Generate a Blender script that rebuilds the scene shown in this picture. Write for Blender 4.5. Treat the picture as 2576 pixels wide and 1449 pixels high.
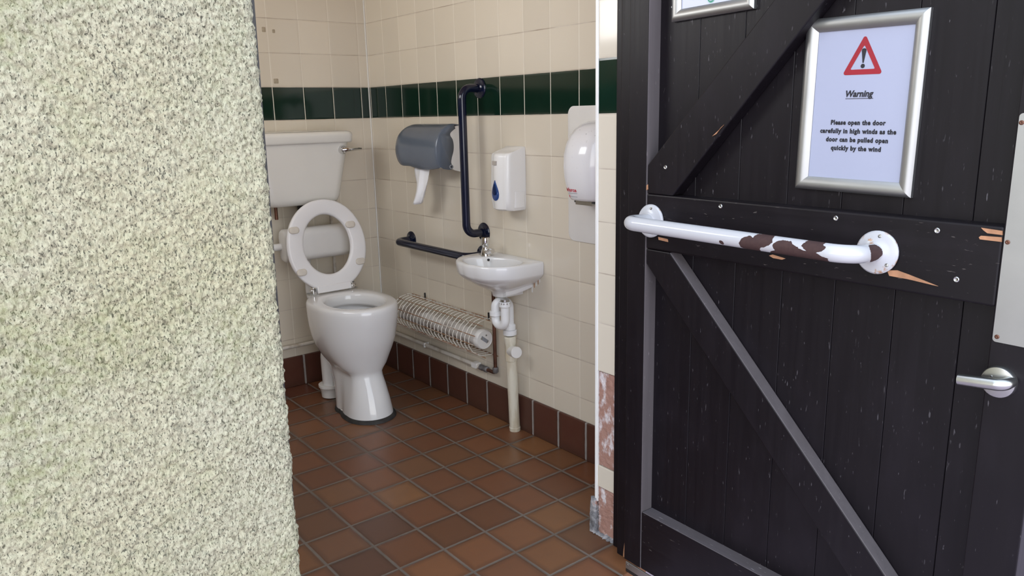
import bpy, bmesh, math, random
import numpy as np
from mathutils import Vector, Matrix
random.seed(4); rng=np.random.default_rng(7)
S=bpy.context.scene; C=S.collection
PI=math.pi
for o in list(bpy.data.objects): bpy.data.objects.remove(o)

# ---------------------------------------------------------------- camera
CAM=(-1.9243,-3.5762,1.3184); YAW,PIT,ROL=[math.radians(a) for a in (38.193,12.816,-1.315)]; FPX=1927.9
f=Vector((math.sin(YAW)*math.cos(PIT),math.cos(YAW)*math.cos(PIT),-math.sin(PIT)))
r=Vector((math.cos(YAW),-math.sin(YAW),0)); u=r.cross(f)
r2=r*math.cos(ROL)+u*math.sin(ROL); u2=-r*math.sin(ROL)+u*math.cos(ROL)
cd=bpy.data.cameras.new('camera'); cam=bpy.data.objects.new('camera',cd); C.objects.link(cam)
cam.matrix_world=Matrix(((r2.x,u2.x,-f.x,CAM[0]),(r2.y,u2.y,-f.y,CAM[1]),(r2.z,u2.z,-f.z,CAM[2]),(0,0,0,1)))
cd.sensor_width=36; cd.lens=FPX/2576*36; cd.clip_start=.02; S.camera=cam
# ---------------------------------------------------------------- sky, light, exposure
W=bpy.data.worlds.new('sky'); S.world=W; W.use_nodes=True
wn=W.node_tree; wn.nodes.clear()
tc=wn.nodes.new('ShaderNodeTexCoord'); sx=wn.nodes.new('ShaderNodeSeparateXYZ'); wn.links.new(tc.outputs['Generated'],sx.inputs[0])
cr=wn.nodes.new('ShaderNodeValToRGB'); wn.links.new(sx.outputs[2],cr.inputs[0])
cr.color_ramp.elements[0].position=0; cr.color_ramp.elements[0].color=(1,1,1,1)
cr.color_ramp.elements[1].position=.60; cr.color_ramp.elements[1].color=(.42,.50,.62,1)
bg=wn.nodes.new('ShaderNodeBackground'); bg.inputs[1].default_value=3.6; wn.links.new(cr.outputs[0],bg.inputs[0])
wo=wn.nodes.new('ShaderNodeOutputWorld'); wn.links.new(bg.outputs[0],wo.inputs[0])
def area(name,loc,rot,sx_,sy_,power,col):
    l=bpy.data.lights.new(name,'AREA'); l.shape='RECTANGLE'; l.size=sx_; l.size_y=sy_; l.energy=power; l.color=col
    o=bpy.data.objects.new(name,l); C.objects.link(o); o.location=loc; o.rotation_euler=rot; return o
FILL_POWER=7.5
area('added_window_fill',(-1.86,-.95,1.95),(0,math.radians(-90),0),.5,1.0,FILL_POWER,(1,.98,.95))  # fill light added outside the unseen left window to brighten the room
vs=S.view_settings; vs.view_transform='Standard'; vs.look='None'; vs.gamma=1; vs.use_curve_mapping=False; vs.exposure=.36

# ---------------------------------------------------------------- node helper
class NT:
    def __init__(s,name):
        m=bpy.data.materials.new(name); m.use_nodes=True; s.m=m; s.t=m.node_tree; s.t.nodes.clear()
        s.out=s.n('ShaderNodeOutputMaterial'); s.b=s.n('ShaderNodeBsdfPrincipled'); s.l(s.b.outputs[0],s.out.inputs[0])
    def n(s,k): return s.t.nodes.new(k)
    def l(s,a,b): s.t.links.new(a,b)
    def put(s,sock,v):
        if hasattr(v,'links') or isinstance(v,bpy.types.NodeSocket): s.l(v,sock)
        elif isinstance(v,(tuple,list)) and len(v)==3 and sock.type=='RGBA': sock.default_value=(*v,1)
        else: sock.default_value=v
    def math(s,op,a,b=0.0,c=None):
        n=s.n('ShaderNodeMath'); n.operation=op; s.put(n.inputs[0],a); s.put(n.inputs[1],b)
        if c is not None: s.put(n.inputs[2],c)
        return n.outputs[0]
    def obj(s): return s.n('ShaderNodeTexCoord').outputs['Object']
    def sep(s,v):
        n=s.n('ShaderNodeSeparateXYZ'); s.l(v,n.inputs[0]); return n.outputs
    def comb(s,x,y,z=0.0):
        n=s.n('ShaderNodeCombineXYZ'); s.put(n.inputs[0],x); s.put(n.inputs[1],y); s.put(n.inputs[2],z); return n.outputs[0]
    def mapv(s,v,scale=(1,1,1),loc=(0,0,0)):
        n=s.n('ShaderNodeMapping'); s.l(v,n.inputs[0]); n.inputs['Scale'].default_value=scale; n.inputs['Location'].default_value=loc; return n.outputs[0]
    def noise(s,v,scale=5,detail=3,rough=.5,dist=0.0):
        n=s.n('ShaderNodeTexNoise'); s.l(v,n.inputs['Vector']); n.inputs['Scale'].default_value=scale; n.inputs['Detail'].default_value=detail
        n.inputs['Roughness'].default_value=rough; n.inputs['Distortion'].default_value=dist; return n.outputs[0]
    def voro(s,v,scale=5,out=0,feature='F1'):
        n=s.n('ShaderNodeTexVoronoi'); n.feature=feature; s.l(v,n.inputs['Vector']); n.inputs['Scale'].default_value=scale; return n.outputs[out]
    def white(s,v):
        n=s.n('ShaderNodeTexWhiteNoise'); n.noise_dimensions='3D'; s.l(v,n.inputs[0]); return n.outputs[0]
    def ramp(s,v,stops,interp='LINEAR'):
        n=s.n('ShaderNodeValToRGB'); s.l(v,n.inputs[0]); e=n.color_ramp.elements; n.color_ramp.interpolation=interp
        while len(e)<len(stops): e.new(.5)
        for k,(p,c) in enumerate(stops):
            e[k].position=p; c=c if isinstance(c,(tuple,list)) else (c,c,c); e[k].color=(*c,1)
        return n.outputs[0]
    def mix(s,fac,a,b):
        n=s.n('ShaderNodeMix'); n.data_type='RGBA'; s.put(n.inputs[0],fac); s.put(n.inputs[6],a); s.put(n.inputs[7],b); return n.outputs[2]
    def mixf(s,fac,a,b):
        n=s.n('ShaderNodeMix'); n.data_type='FLOAT'; s.put(n.inputs[0],fac); s.put(n.inputs[2],a); s.put(n.inputs[3],b); return n.outputs[0]
    def bump(s,h,strength=.3,dist=.002):
        n=s.n('ShaderNodeBump'); s.l(h,n.inputs['Height']); n.inputs['Strength'].default_value=strength; n.inputs['Distance'].default_value=dist
        s.l(n.outputs[0],s.b.inputs['Normal']); return n
    def set(s,**k):
        for a,v in k.items(): s.put(s.b.inputs[{'col':'Base Color','rough':'Roughness','metal':'Metallic','spec':'Specular IOR Level','coat':'Coat Weight','crough':'Coat Roughness','alpha':'Alpha','trans':'Transmission Weight','emis':'Emission Color','estr':'Emission Strength'}[a]],v)
        return s
def plain(name,col,rough=.5,metal=0,spec=.5,var=.06,scale=8,bump=0,**k):
    t=NT(name); n=t.noise(t.obj(),scale,4)
    c=t.ramp(n,[(.3,tuple(x*(1-var) for x in col)),(.7,tuple(min(1,x*(1+var)) for x in col))])
    t.set(col=c,rough=rough,metal=metal,spec=spec,**k)
    if bump: t.bump(t.noise(t.obj(),scale*8,3),bump,.001)
    return t.m

T=.1525; ZG=1.3115; FT=.1589
CREAM=(.68,.615,.505)
def tile_wall(name,axis,u0,sgn=-1,rows_below=True):
    t=NT(name); P=t.obj(); xyz=t.sep(P); uu=xyz[axis]
    a=t.math('DIVIDE',t.math('SUBTRACT',uu,u0),T); b=t.math('DIVIDE',t.math('SUBTRACT',xyz[2],ZG),T)
    fa=t.math('FRACT',a); fb=t.math('FRACT',b)
    da=t.math('MINIMUM',fa,t.math('SUBTRACT',1.0,fa)); db=t.math('MINIMUM',fb,t.math('SUBTRACT',1.0,fb))
    wob=t.math('MULTIPLY',t.math('SUBTRACT',t.noise(P,14,2),.5),.006)
    dm=t.math('ADD',t.math('MINIMUM',da,db),wob)
    gr=t.ramp(dm,[(.008,1.0),(.014,0.0)])
    cell=t.comb(t.math('FLOOR',a),t.math('FLOOR',b),3.3); rnd=t.white(cell)
    green=t.math('MULTIPLY',t.math('GREATER_THAN',b,0.0),t.math('LESS_THAN',b,1.0))
    cream=t.mix(rnd,tuple(c*.94 for c in CREAM),tuple(c*1.04 for c in CREAM))
    cream=t.mix(t.math('MULTIPLY',t.noise(P,3,4),.25),cream,(.60,.54,.45))
    grn=t.mix(t.noise(P,25,3),(.004,.015,.009),(.006,.025,.015))
    col=t.mix(green,cream,grn)
    gcol=t.mix(t.ramp(t.noise(P,5,4,.6),[(.36,0.0),(.66,1.0)]),(.62,.56,.47),(.38,.31,.24))
    vert=t.math('LESS_THAN',da,db); gcol=t.mix(t.math('MULTIPLY',vert,.75),gcol,(.82,.77,.66))
    col=t.mix(gr,col,gcol)
    t.set(col=col,rough=t.mixf(gr,.10,.6),spec=.5)
    pil=t.math('MULTIPLY',t.ramp(dm,[(0.0,0.0),(.05,1.0)]),1.0)
    h=t.math('ADD',pil,t.math('MULTIPLY',t.noise(P,6,1),.55))
    t.bump(h,.28,.0015)
    return t.m
def quarry(name,axis_u,axis_v,u0,v0,pu,pv,dark=False,gw=.03):
    t=NT(name); P=t.obj(); xyz=t.sep(P)
    a=t.math('DIVIDE',t.math('SUBTRACT',xyz[axis_u],u0),pu); b=t.math('DIVIDE',t.math('SUBTRACT',xyz[axis_v],v0),pv)
    fa=t.math('FRACT',a); fb=t.math('FRACT',b)
    da=t.math('MINIMUM',fa,t.math('SUBTRACT',1.0,fa)); db=t.math('MINIMUM',fb,t.math('SUBTRACT',1.0,fb))
    wob=t.math('MULTIPLY',t.math('SUBTRACT',t.noise(P,40,3),.5),.02)
    dm=t.math('ADD',t.math('MINIMUM',da,db),wob)
    gr=t.ramp(dm,[(gw*.8,1.0),(gw*1.25,0.0)])
    rnd=t.white(t.comb(t.math('FLOOR',a),t.math('FLOOR',b),1.7)); rnd2=t.white(t.comb(t.math('FLOOR',a),t.math('FLOOR',b),8.1))
    if dark: col=t.ramp(rnd,[(0,(.075,.028,.020)),(.5,(.060,.022,.018)),(1,(.085,.026,.019))])
    else: col=t.ramp(rnd,[(0,(0.138,0.055,0.026)),(.2,(0.216,0.081,0.036)),(.4,(0.145,0.068,0.035)),(.55,(0.238,0.097,0.042)),(.7,(0.158,0.061,0.030)),(.85,(0.275,0.125,0.049)),(.95,(0.101,0.046,0.031)),(1,(0.216,0.055,0.028))])
    col=t.mix(t.math('MULTIPLY',t.noise(P,16,5,.6),.45),col,(.13,.065,.038))
    edge=t.ramp(dm,[(.04,.45),(.16,0.0)]); col=t.mix(edge,col,(.055,.028,.019))
    gcol=t.mix(t.noise(P,6,4),(.085,.066,.052),(.24,.20,.165)) if not dark else t.mix(t.noise(P,9,4),(.20,.18,.17),(.36,.34,.32))
    if dark: gr=t.math('MULTIPLY',gr,t.math('LESS_THAN',da,db))
    col=t.mix(gr,col,gcol)
    t.set(col=col,rough=t.mixf(gr,t.mixf(rnd2,.26,.42),.75),spec=.45)
    h=t.math('ADD',t.ramp(dm,[(0.0,0.0),(.06,1.0)]),t.math('MULTIPLY',t.noise(P,60,4),.12)); t.bump(h,.5,.003)
    return t.m
M={}
M['tile_r']=tile_wall('cream_tile_right',1,-.1667); M['tile_b']=tile_wall('cream_tile_back',0,-.0458); M['tile_n']=tile_wall('cream_tile_nib',1,-1.985)
M['floor']=quarry('quarry_tile_floor',0,1,-.1416,-1.4279,FT,FT,False,.026)
M['skirt_r']=quarry('quarry_skirting_right',1,2,-1.4279+.003,-.002,FT,.30,True,.03); M['skirt_b']=quarry('quarry_skirting_back',0,2,-.468,-.002,FT,.30,True,.03)
M['ceramic']=plain('white_vitreous_china',(.77,.765,.76),.07,var=.015,scale=3,coat=.3,crough=.05)
M['seat']=plain('white_seat_plastic',(.78,.765,.765),.28,var=.01)
M['bumper']=plain('beige_rubber',(.62,.57,.50),.6)
M['cistern']=plain('cream_white_china',(.74,.72,.67),.10,var=.02,scale=3)
M['wplastic']=plain('white_plastic',(.80,.79,.77),.25,var=.015)
M['oplastic']=plain('offwhite_plastic',(.72,.70,.67),.35,var=.03)
M['trapw']=plain('white_trap_plastic',(.80,.80,.80),.28,var=.03)
M['waste']=None
M['chrome']=plain('chrome',(.72,.72,.72),.06,1,var=.02)
M['steel']=plain('brushed_steel',(.52,.52,.50),.30,1,var=.05,scale=30)
M['alu']=plain('satin_aluminium',(.44,.44,.43),.46,1,var=.05,scale=12)
M['navy']=plain('navy_coated_tube',(.004,.007,.024),.14,var=.08)
M['mastic']=plain('black_mastic',(.03,.028,.026),.7,var=.4,scale=30,bump=.5)
M['trim']=plain('white_trim',(.80,.79,.76),.3,var=.02)
M['plaster']=plain('white_painted_plaster',(.74,.72,.68),.8,var=.03)
M['paper']=plain('white_tissue',(.86,.86,.88),.9,var=.02,scale=30,bump=.2)
M['sheet']=plain('printed_paper',(.37,.39,.50),.22,var=.01)
M['ink']=plain('black_ink',(.012,.012,.018),.5)
M['red']=plain('red_print',(.30,.012,.024),.4); M['redt']=plain('red_logo_print',(.55,.03,.05),.5); M['greyt']=plain('grey_print',(.25,.26,.28),.5)
M['greenp']=plain('green_print',(.02,.20,.13),.5); M['greenl']=plain('pale_green_print',(.25,.45,.38),.5)
M['blue']=plain('blue_window',(.006,.05,.22),.08,coat=.6); M['bluedk']=plain('dark_blue_button',(.004,.018,.075),.15)
M['grey']=plain('grey_label',(.42,.38,.34),.5)
M['copper']=plain('tarnished_copper',(.16,.075,.05),.4,.75,var=.35,scale=22)
M['joint']=plain('grey_compression_joint',(.16,.15,.15),.6,.3,var=.5,scale=40,bump=.3)
M['residue']=plain('old_adhesive',(.38,.32,.23),.6,var=.15,scale=60)
M['wood_bare']=plain('bare_splintered_wood',(.40,.20,.105),.7,var=.25,scale=40)
M['edge_grey']=None
M['concrete']=plain('pinkish_paving',(.42,.34,.40),.9,var=.12,scale=14,bump=.3)
M['frameint']=plain('frame_black_paint',(.010,.008,.008),.45,var=.3,scale=20)
M['black']=plain('black_plastic',(.015,.015,.015),.4)

def wood_mat(name,c0,c1,worn,fleck,rough=.42,grain_axis=2,flk=.70):
    t=NT(name); P=t.obj(); sc=[70,70,70]; sc[grain_axis]=2.2
    g=t.noise(t.mapv(P,sc),1.0,5,.6); col=t.mix(g,c0,c1)
    sc2=[230,230,230]; sc2[grain_axis]=45
    fl=t.noise(t.mapv(P,sc2),1.0,2,.5); patch=t.noise(P,5,3)
    m=t.math('MULTIPLY',t.ramp(fl,[(flk,0.0),(flk+.05,1.0)]),t.ramp(patch,[(.36,.15),(.62,1.0)]))
    col=t.mix(t.math('MULTIPLY',m,.7),col,fleck)
    w=t.math('MULTIPLY',t.ramp(t.noise(t.mapv(P,(9,9,5)),1.0,5,.6),[(.5,0.0),(.75,1.0)]),.5)
    col=t.mix(w,col,worn)
    t.set(col=col,rough=t.mixf(g,rough-.08,rough+.14),spec=.28)
    t.bump(t.noise(t.mapv(P,sc),1.6,4,.6),.25,.0008); return t.m
M['door']=wood_mat('dark_stained_wood',(.0038,.0026,.0042),(.0072,.0050,.0070),(.013,.010,.014),(.14,.13,.14))
M['doorH']=wood_mat('dark_stained_rail_wood',(.0038,.0026,.0042),(.0072,.0050,.0070),(.012,.009,.013),(.14,.12,.11),grain_axis=0)
M['edge_grey']=wood_mat('grey_edge_wood',(.085,.074,.078),(.135,.117,.12),(.085,.07,.07),(.34,.30,.30),.6)  # paler grey than the leaf, for selected stile and brace edge faces
M['edge_greyH']=wood_mat('grey_ledge_wood',(.08,.07,.073),(.13,.112,.12),(.075,.062,.062),(.40,.38,.38),.6,0,.66)  # same paler grey with level grain, for the bottom rail's top face

def harl():
    t=NT('painted_roughcast'); P=t.obj(); xyz=t.sep(P)
    s=t.mapv(P,(1,1,.5))
    base=t.mix(t.noise(P,6,4),(.47,.44,.32),(.43,.41,.30))
    yel=t.math('MULTIPLY',t.ramp(xyz[2],[(.0,0.0),(1.0,0.0)]) if False else t.ramp(t.noise(P,2.2,3),[(.45,0.0),(.7,1.0)]),.55)
    base=t.mix(yel,base,(.45,.405,.25))
    grain=t.noise(s,330,2,.5); dk=t.ramp(grain,[(.58,0.0),(.65,1.0)])
    v=t.noise(s,170,4,.65,.5); dk2=t.ramp(v,[(.47,0.0),(.66,1.0)])
    big=t.ramp(t.noise(P,4.5,4,.6),[(.30,.60),(.62,1.0)])
    base=t.mix(t.math('MULTIPLY',dk2,big),base,t.mix(t.noise(P,9,3),(.17,.15,.08),(.185,.18,.14)))
    col=t.mix(t.math('MULTIPLY',t.math('MULTIPLY',dk,.92),t.math('ADD',t.math('MULTIPLY',big,.5),.5)),base,t.mix(t.noise(P,9,3),(.050,.045,.024),(.050,.050,.042)))
    moss=t.math('MULTIPLY',t.ramp(t.noise(P,3.6,5,.65,.3),[(.46,0.0),(.70,1.0)]),t.ramp(t.noise(P,60,3),[(.35,.2),(.6,.8)]))
    moss=t.math('MULTIPLY',moss,t.ramp(t.math('ADD',t.math('MULTIPLY',xyz[0],-2.2),-2.9),[(0.0,.35),(1.0,1.0)]))
    col=t.mix(t.math('MULTIPLY',moss,.75),col,(.23,.245,.09))
    t.set(col=col,rough=.85,spec=.3)
    t.bump(t.math('ADD',t.noise(s,230,4,.6),t.voro(s,150)),.8,.005)
    return t.m
M['harl']=harl()
def brickmat():
    t=NT('exposed_brick_and_plaster'); P=t.obj(); s=t.mapv(P,(1,1,.5))
    c=t.mix(t.noise(P,40,4),(.30,.15,.11),(.42,.25,.20)); w=t.ramp(t.noise(s,28,5,.6),[(.50,0.0),(.60,1.0)])
    c=t.mix(w,c,(.66,.60,.60)); t.set(col=c,rough=.9); t.bump(t.noise(P,70,5,.6),.8,.006); return t.m
M['brick']=brickmat()
def mortarmat():
    t=NT('broken_grey_mortar'); P=t.obj(); c=t.ramp(t.noise(P,35,5,.65),[(.3,(.09,.09,.10)),(.5,(.25,.25,.26)),(.62,(.42,.40,.40)),(.72,(.40,.20,.15))])
    t.set(col=c,rough=.9); t.bump(t.noise(P,60,5,.6),1,.008); return t.m
M['mortar']=mortarmat()
def wastemat():
    t=NT('aged_cream_pipe'); P=t.obj(); c=t.mix(t.ramp(t.noise(t.mapv(P,(30,30,6)),1.0,4),[(.45,0.0),(.75,1.0)]),(.70,.66,.55),(.44,.34,.20))
    t.set(col=c,rough=.4); return t.m
M['waste']=wastemat()
def paintpipe():
    t=NT('painted_pipe'); P=t.obj(); c=t.mix(t.ramp(t.noise(P,18,4,.6),[(.5,0.0),(.7,1.0)]),(.62,.58,.52),(.42,.36,.28)); t.set(col=c,rough=.45); return t.m
M['ppipe']=paintpipe()
def rustwire():
    t=NT('rusty_white_wire'); P=t.obj(); c=t.mix(t.ramp(t.noise(P,22,4,.65),[(.36,0.0),(.50,1.0)]),(.70,.67,.60),(.30,.15,.07)); t.set(col=c,rough=.5); return t.m
M['wire']=rustwire()
M['hoop']=plain('cream_coated_wire',(.80,.77,.70),.4,var=.12,scale=14)
def tubemat():
    t=NT('worn_enamel_tube'); P=t.obj(); c=t.mix(t.ramp(t.noise(t.mapv(P,(6,2.5,6)),2.0,4,.6),[(.46,0.0),(.60,1.0)]),(.62,.60,.57),(.30,.25,.21)); t.set(col=c,rough=.35,metal=.1); return t.m
M['htube']=tubemat()
def smoky():
    t=NT('smoky_translucent_plastic'); P=t.obj()
    t.set(col=t.mix(t.noise(P,6,2),(.105,.125,.16),(.14,.165,.205)),rough=.16,spec=.5,alpha=.93); return t.m
M['smoky']=smoky()
def dryermat():
    t=NT('scuffed_white_enamel'); P=t.obj()
    m=t.math('MULTIPLY',t.ramp(t.noise(t.mapv(P,(1,1,.6)),85,3),[(.66,0.0),(.70,1.0)]),t.ramp(t.noise(P,9,3),[(.46,0.0),(.60,1.0)]))
    t.set(col=t.mix(t.math('MULTIPLY',m,.7),(.80,.79,.80),(.30,.32,.30)),rough=.13,coat=.3); return t.m
M['dryer']=dryermat()
def railpaint():
    t=NT('chipped_white_paint'); P=t.obj(); x=t.sep(P)
    nz=t.math('MULTIPLY',t.math('SUBTRACT',t.noise(P,55,3,.55),.5),1.5); best=None
    for (dc,zc,rd,rz) in [(.468,1.041,.026,.017),(.497,1.053,.026,.014),(.552,1.043,.030,.015),(.592,1.031,.055,.014),(.612,1.055,.026,.012),(.395,1.036,.006,.005),(.530,1.030,.018,.006)]:
        a=t.math('POWER',t.math('DIVIDE',t.math('SUBTRACT',x[0],dc),rd),2.0); b=t.math('POWER',t.math('DIVIDE',t.math('SUBTRACT',x[2],zc),rz),2.0)
        e=t.math('SUBTRACT',1.0,t.math('ADD',a,b)); best=e if best is None else t.math('MAXIMUM',best,e)
    e=t.math('ADD',best,nz); mask=t.math('GREATER_THAN',e,.05)
    # bare patch on the bend next to the flange
    a=t.math('SUBTRACT',1.0,t.math('ADD',t.math('POWER',t.math('DIVIDE',t.math('SUBTRACT',x[1],-.035),.022),2.0),t.math('POWER',t.math('DIVIDE',t.math('SUBTRACT',x[2],1.043),.017),2.0)))
    a=t.math('MULTIPLY',t.math('GREATER_THAN',t.math('ADD',a,nz),.0),t.math('GREATER_THAN',x[0],.685)); mask=t.math('MAXIMUM',mask,a)
    c=t.mix(mask,(.51,.51,.53),t.mix(t.noise(P,120,3),(.045,.025,.025),(.075,.042,.038)))
    t.set(col=c,rough=t.mixf(mask,.12,.7),spec=t.mixf(mask,.5,.2)); 
    t.bump(t.math('SUBTRACT',1.0,mask),.4,.0006); return t.m
M['rail']=railpaint()
def flange():
    t=NT('rusted_white_flange'); P=t.obj(); m=t.ramp(t.noise(P,48,5,.65),[(.58,0.0),(.66,1.0)])
    t.set(col=t.mix(m,(.50,.50,.52),(.40,.24,.15)),rough=.2); return t.m
M['flange']=flange()

# ---------------------------------------------------------------- mesh helpers
def mesh(name,V,F,mat,parent=None,smooth=True,angle=35,mats=None,fm=None):
    V=np.asarray(V,float)
    me=bpy.data.meshes.new(name); me.from_pydata(V.tolist(),[],[list(q) for q in F]); 
    for m in (mats or [mat]): me.materials.append(m)
    if fm is not None: me.polygons.foreach_set('material_index',fm)
    bm=bmesh.new(); bm.from_mesh(me); bmesh.ops.recalc_face_normals(bm,faces=bm.faces); bm.to_mesh(me); bm.free()
    if smooth:
        me.polygons.foreach_set('use_smooth',[True]*len(me.polygons)); me.set_sharp_from_angle(angle=math.radians(angle))
    me.update(); o=bpy.data.objects.new(name,me); C.objects.link(o)
    if parent is not None: o.parent=parent
    return o
class G:  # collects pieces into one mesh
    def __init__(s): s.V=[]; s.F=[]; s.fm=[]
    def add(s,V,F,m=0):
        b=len(s.V); s.V+= [tuple(map(float,v)) for v in V]; s.F+=[tuple(i+b for i in q) for q in F]; s.fm+=[m]*len(F); return s
    def out(s,name,mat,parent=None,**k):
        if isinstance(mat,list): return mesh(name,s.V,s.F,None,parent,mats=mat,fm=s.fm,**k)
        return mesh(name,s.V,s.F,mat,parent,**k)
def box(x0,x1,y0,y1,z0,z1):
    V=[(x0,y0,z0),(x1,y0,z0),(x1,y1,z0),(x0,y1,z0),(x0,y0,z1),(x1,y0,z1),(x1,y1,z1),(x0,y1,z1)]
    return V,[(0,3,2,1),(4,5,6,7),(0,1,5,4),(1,2,6,5),(2,3,7,6),(3,0,4,7)]
def loft(rings,cap0=True,cap1=True,closed=False):
    n=len(rings[0]); V=[p for q in rings for p in q]; F=[]
    m=len(rings)
    for k in range(m if closed else m-1):
        a=k*n; b=((k+1)%m)*n
        for i in range(n): j=(i+1)%n; F.append((a+i,a+j,b+j,b+i))
    if not closed:
        if cap0: F.append(tuple(range(n))[::-1])
        if cap1: F.append(tuple(range((m-1)*n,m*n)))
    return V,F
def sweep(path,rad,n=14,cap=True,closed=False):
    P=[Vector(p) for p in path]; m=len(P); rings=[]
    nrm=None
    for i in range(m):
        if closed: d=P[(i+1)%m]-P[i-1]
        else: d=P[min(i+1,m-1)]-P[max(i-1,0)]
        d.normalize()
        if nrm is None:
            nrm=d.cross(Vector((0,0,1)) if abs(d.z)<.9 else Vector((1,0,0))).normalized()
        else: nrm=(nrm-d*nrm.dot(d)).normalized()
        bn=d.cross(nrm); rr=rad[i] if hasattr(rad,'__len__') else rad
        rings.append([P[i]+nrm*(rr*math.cos(a))+bn*(rr*math.sin(a)) for a in [2*PI*k/n for k in range(n)]])
    return loft(rings,cap,cap,closed)
def fillet(pts,rad,seg=8):
    P=[Vector(p) for p in pts]; out=[P[0]]
    for i in range(1,len(P)-1):
        a=(P[i-1]-P[i]); b=(P[i+1]-P[i]); la,lb=a.length,b.length; a.normalize(); b.normalize()
        th=a.angle(b); rr=rad[i-1] if hasattr(rad,'__len__') else rad
        t=min(rr/math.tan(th/2),la*.49,lb*.49); rr=t*math.tan(th/2)
        c=P[i]+(a+b).normalized()*(rr/math.sin(th/2)); s=P[i]+a*t-c; e=P[i]+b*t-c
        ang=s.angle(e); ax=s.cross(e).normalized()
        for k in range(seg+1): out.append(c+Matrix.Rotation(ang*k/seg,3,ax)@s)
    out.append(P[-1]); return out
def lathe(prof,org,axis,n=28,cap=True):
    ax=Vector(axis).normalized(); e1=ax.cross(Vector((0,0,1)) if abs(ax.z)<.9 else Vector((1,0,0))).normalized(); e2=ax.cross(e1); o=Vector(org)
    return loft([[o+ax*h+e1*(rr*math.cos(a))+e2*(rr*math.sin(a)) for a in [2*PI*k/n for k in range(n)]] for rr,h in prof],cap,cap)
def rrect(cx,cy,hx,hy,rad,seg=6):
    pts=[]; rad=min(rad,hx,hy)
    for (sx,sy,a0) in ((1,1,0),(-1,1,PI/2),(-1,-1,PI),(1,-1,1.5*PI)):
        for k in range(seg+1):
            a=a0+PI/2*k/seg; pts.append((cx+sx*(hx-rad)+rad*math.cos(a),cy+sy*(hy-rad)+rad*math.sin(a)))
    return pts
def sub(V,o): return [(v[0]-o[0],v[1]-o[1],v[2]-o[2]) for v in V]
def thing(name,label,cat,loc=(0,0,0),rotz=0,group=None):
    o=bpy.data.objects.new(name,None); C.objects.link(o); o.empty_display_size=.05; o.location=loc; o.rotation_euler=(0,0,rotz)
    o['label']=label; o['category']=cat
    if group: o['group']=group
    return o
def tag(o,label,cat,group=None):
    o['label']=label; o['category']=cat
    if group: o['group']=group
    return o
def struct(o): o['kind']='structure'; return o
def part(name,vf,mat,root,world=True,parent=None,**k):
    """a part authored in world space (world=True) or in the thing's own space"""
    V,F=vf[0],vf[1]
    if world: V=sub(V,root.location)
    return mesh(name,V,F,mat,parent or root,**k)
def bevel(o,w=.003,seg=2,angle=40):
    m=o.modifiers.new('bevel','BEVEL'); m.width=w; m.segments=seg; m.limit_method='ANGLE'; m.angle_limit=math.radians(angle); m.harden_normals=False; return o
def text_mesh(s,size,bold=0,extrude=.0002,space=1.0,shear=0,align='CENTER'):
    c=bpy.data.curves.new('txt','FONT'); c.body=s; c.size=size; c.align_x=align; c.offset=bold; c.extrude=extrude; c.space_character=space; c.shear=shear; c.resolution_u=3
    o=bpy.data.objects.new('txt',c); C.objects.link(o); bpy.context.view_layer.update()
    me=bpy.data.meshes.new_from_object(o.evaluated_get(bpy.context.evaluated_depsgraph_get()))
    V=[tuple(v.co) for v in me.vertices]; F=[tuple(p.vertices) for p in me.polygons]
    bpy.data.objects.remove(o); bpy.data.meshes.remove(me); bpy.data.curves.remove(c); return V,F

# ---------------------------------------------------------------- room shell
XL=-1.75; YF=-1.98; ZC=2.45
struct(mesh('floor',*box(XL-.1,.1,-2.20,.1,-.08,0),M['floor'],smooth=False))
M['warm_ceiling']=plain('warm_bounce_ceiling',(.46,.31,.15),.5,var=.12,scale=6)  # unseen ceiling; warm colour invented to tint light bounced onto the upper walls
struct(mesh('ceiling',*box(XL-.1,.1,-2.18,.1,ZC,ZC+.1),M['warm_ceiling'],smooth=False))
struct(mesh('wall_right',*box(0,.1,-2.06,.1,-.05,ZC),M['tile_r'],smooth=False))
struct(mesh('wall_back',*box(XL,0,0,.1,-.05,ZC),M['tile_b'],smooth=False))
# left wall with a high window opening (opening added out of view to let side light in)
g=G(); wy0,wy1,wz0,wz1=-1.5,-.4,1.68,2.2
g.add(*box(XL-.1,XL,-2.06,wy0,-.05,ZC)); g.add(*box(XL-.1,XL,wy1,.1,-.05,ZC)); g.add(*box(XL-.1,XL,wy0,wy1,-.05,wz0)); g.add(*box(XL-.1,XL,wy0,wy1,wz1,ZC))
struct(g.out('wall_left',M['tile_r'],smooth=False))
# quarry tile skirtings
def skirt(name,x0,x1,y0,y1,mat):
    o=mesh(name,*box(x0,x1,y0,y1,0,.155),mat,smooth=False); bevel(o,.004,2); return struct(o)
skirt('baseboard_right',-.012,.001,-1.985,-.001,M['skirt_r']); skirt('baseboard_back',XL,-.0125,-.012,.001,M['skirt_b'])
struct(mesh('trim_1',*box(-.006,-.001,-.006,-.001,.155,ZC),M['trim'],smooth=False))
# front wall: inner masonry either side of the doorway, lintel above
g=G(); g.add(*box(XL-.1,-1.43,-2.16,YF,-.05,ZC)); struct(g.out('wall_front_left',M['plaster'],smooth=False))
NX=-.350
g=G(); g.add(*box(NX+.009,2.2,-2.155,YF+.004,-.05,ZC)); struct(g.out('wall_front_right',M['brick'],smooth=False))
struct(mesh('wall_front_top',*box(-1.43,NX+.009,-2.16,YF,2.12,ZC),M['plaster'],smooth=False))
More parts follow.
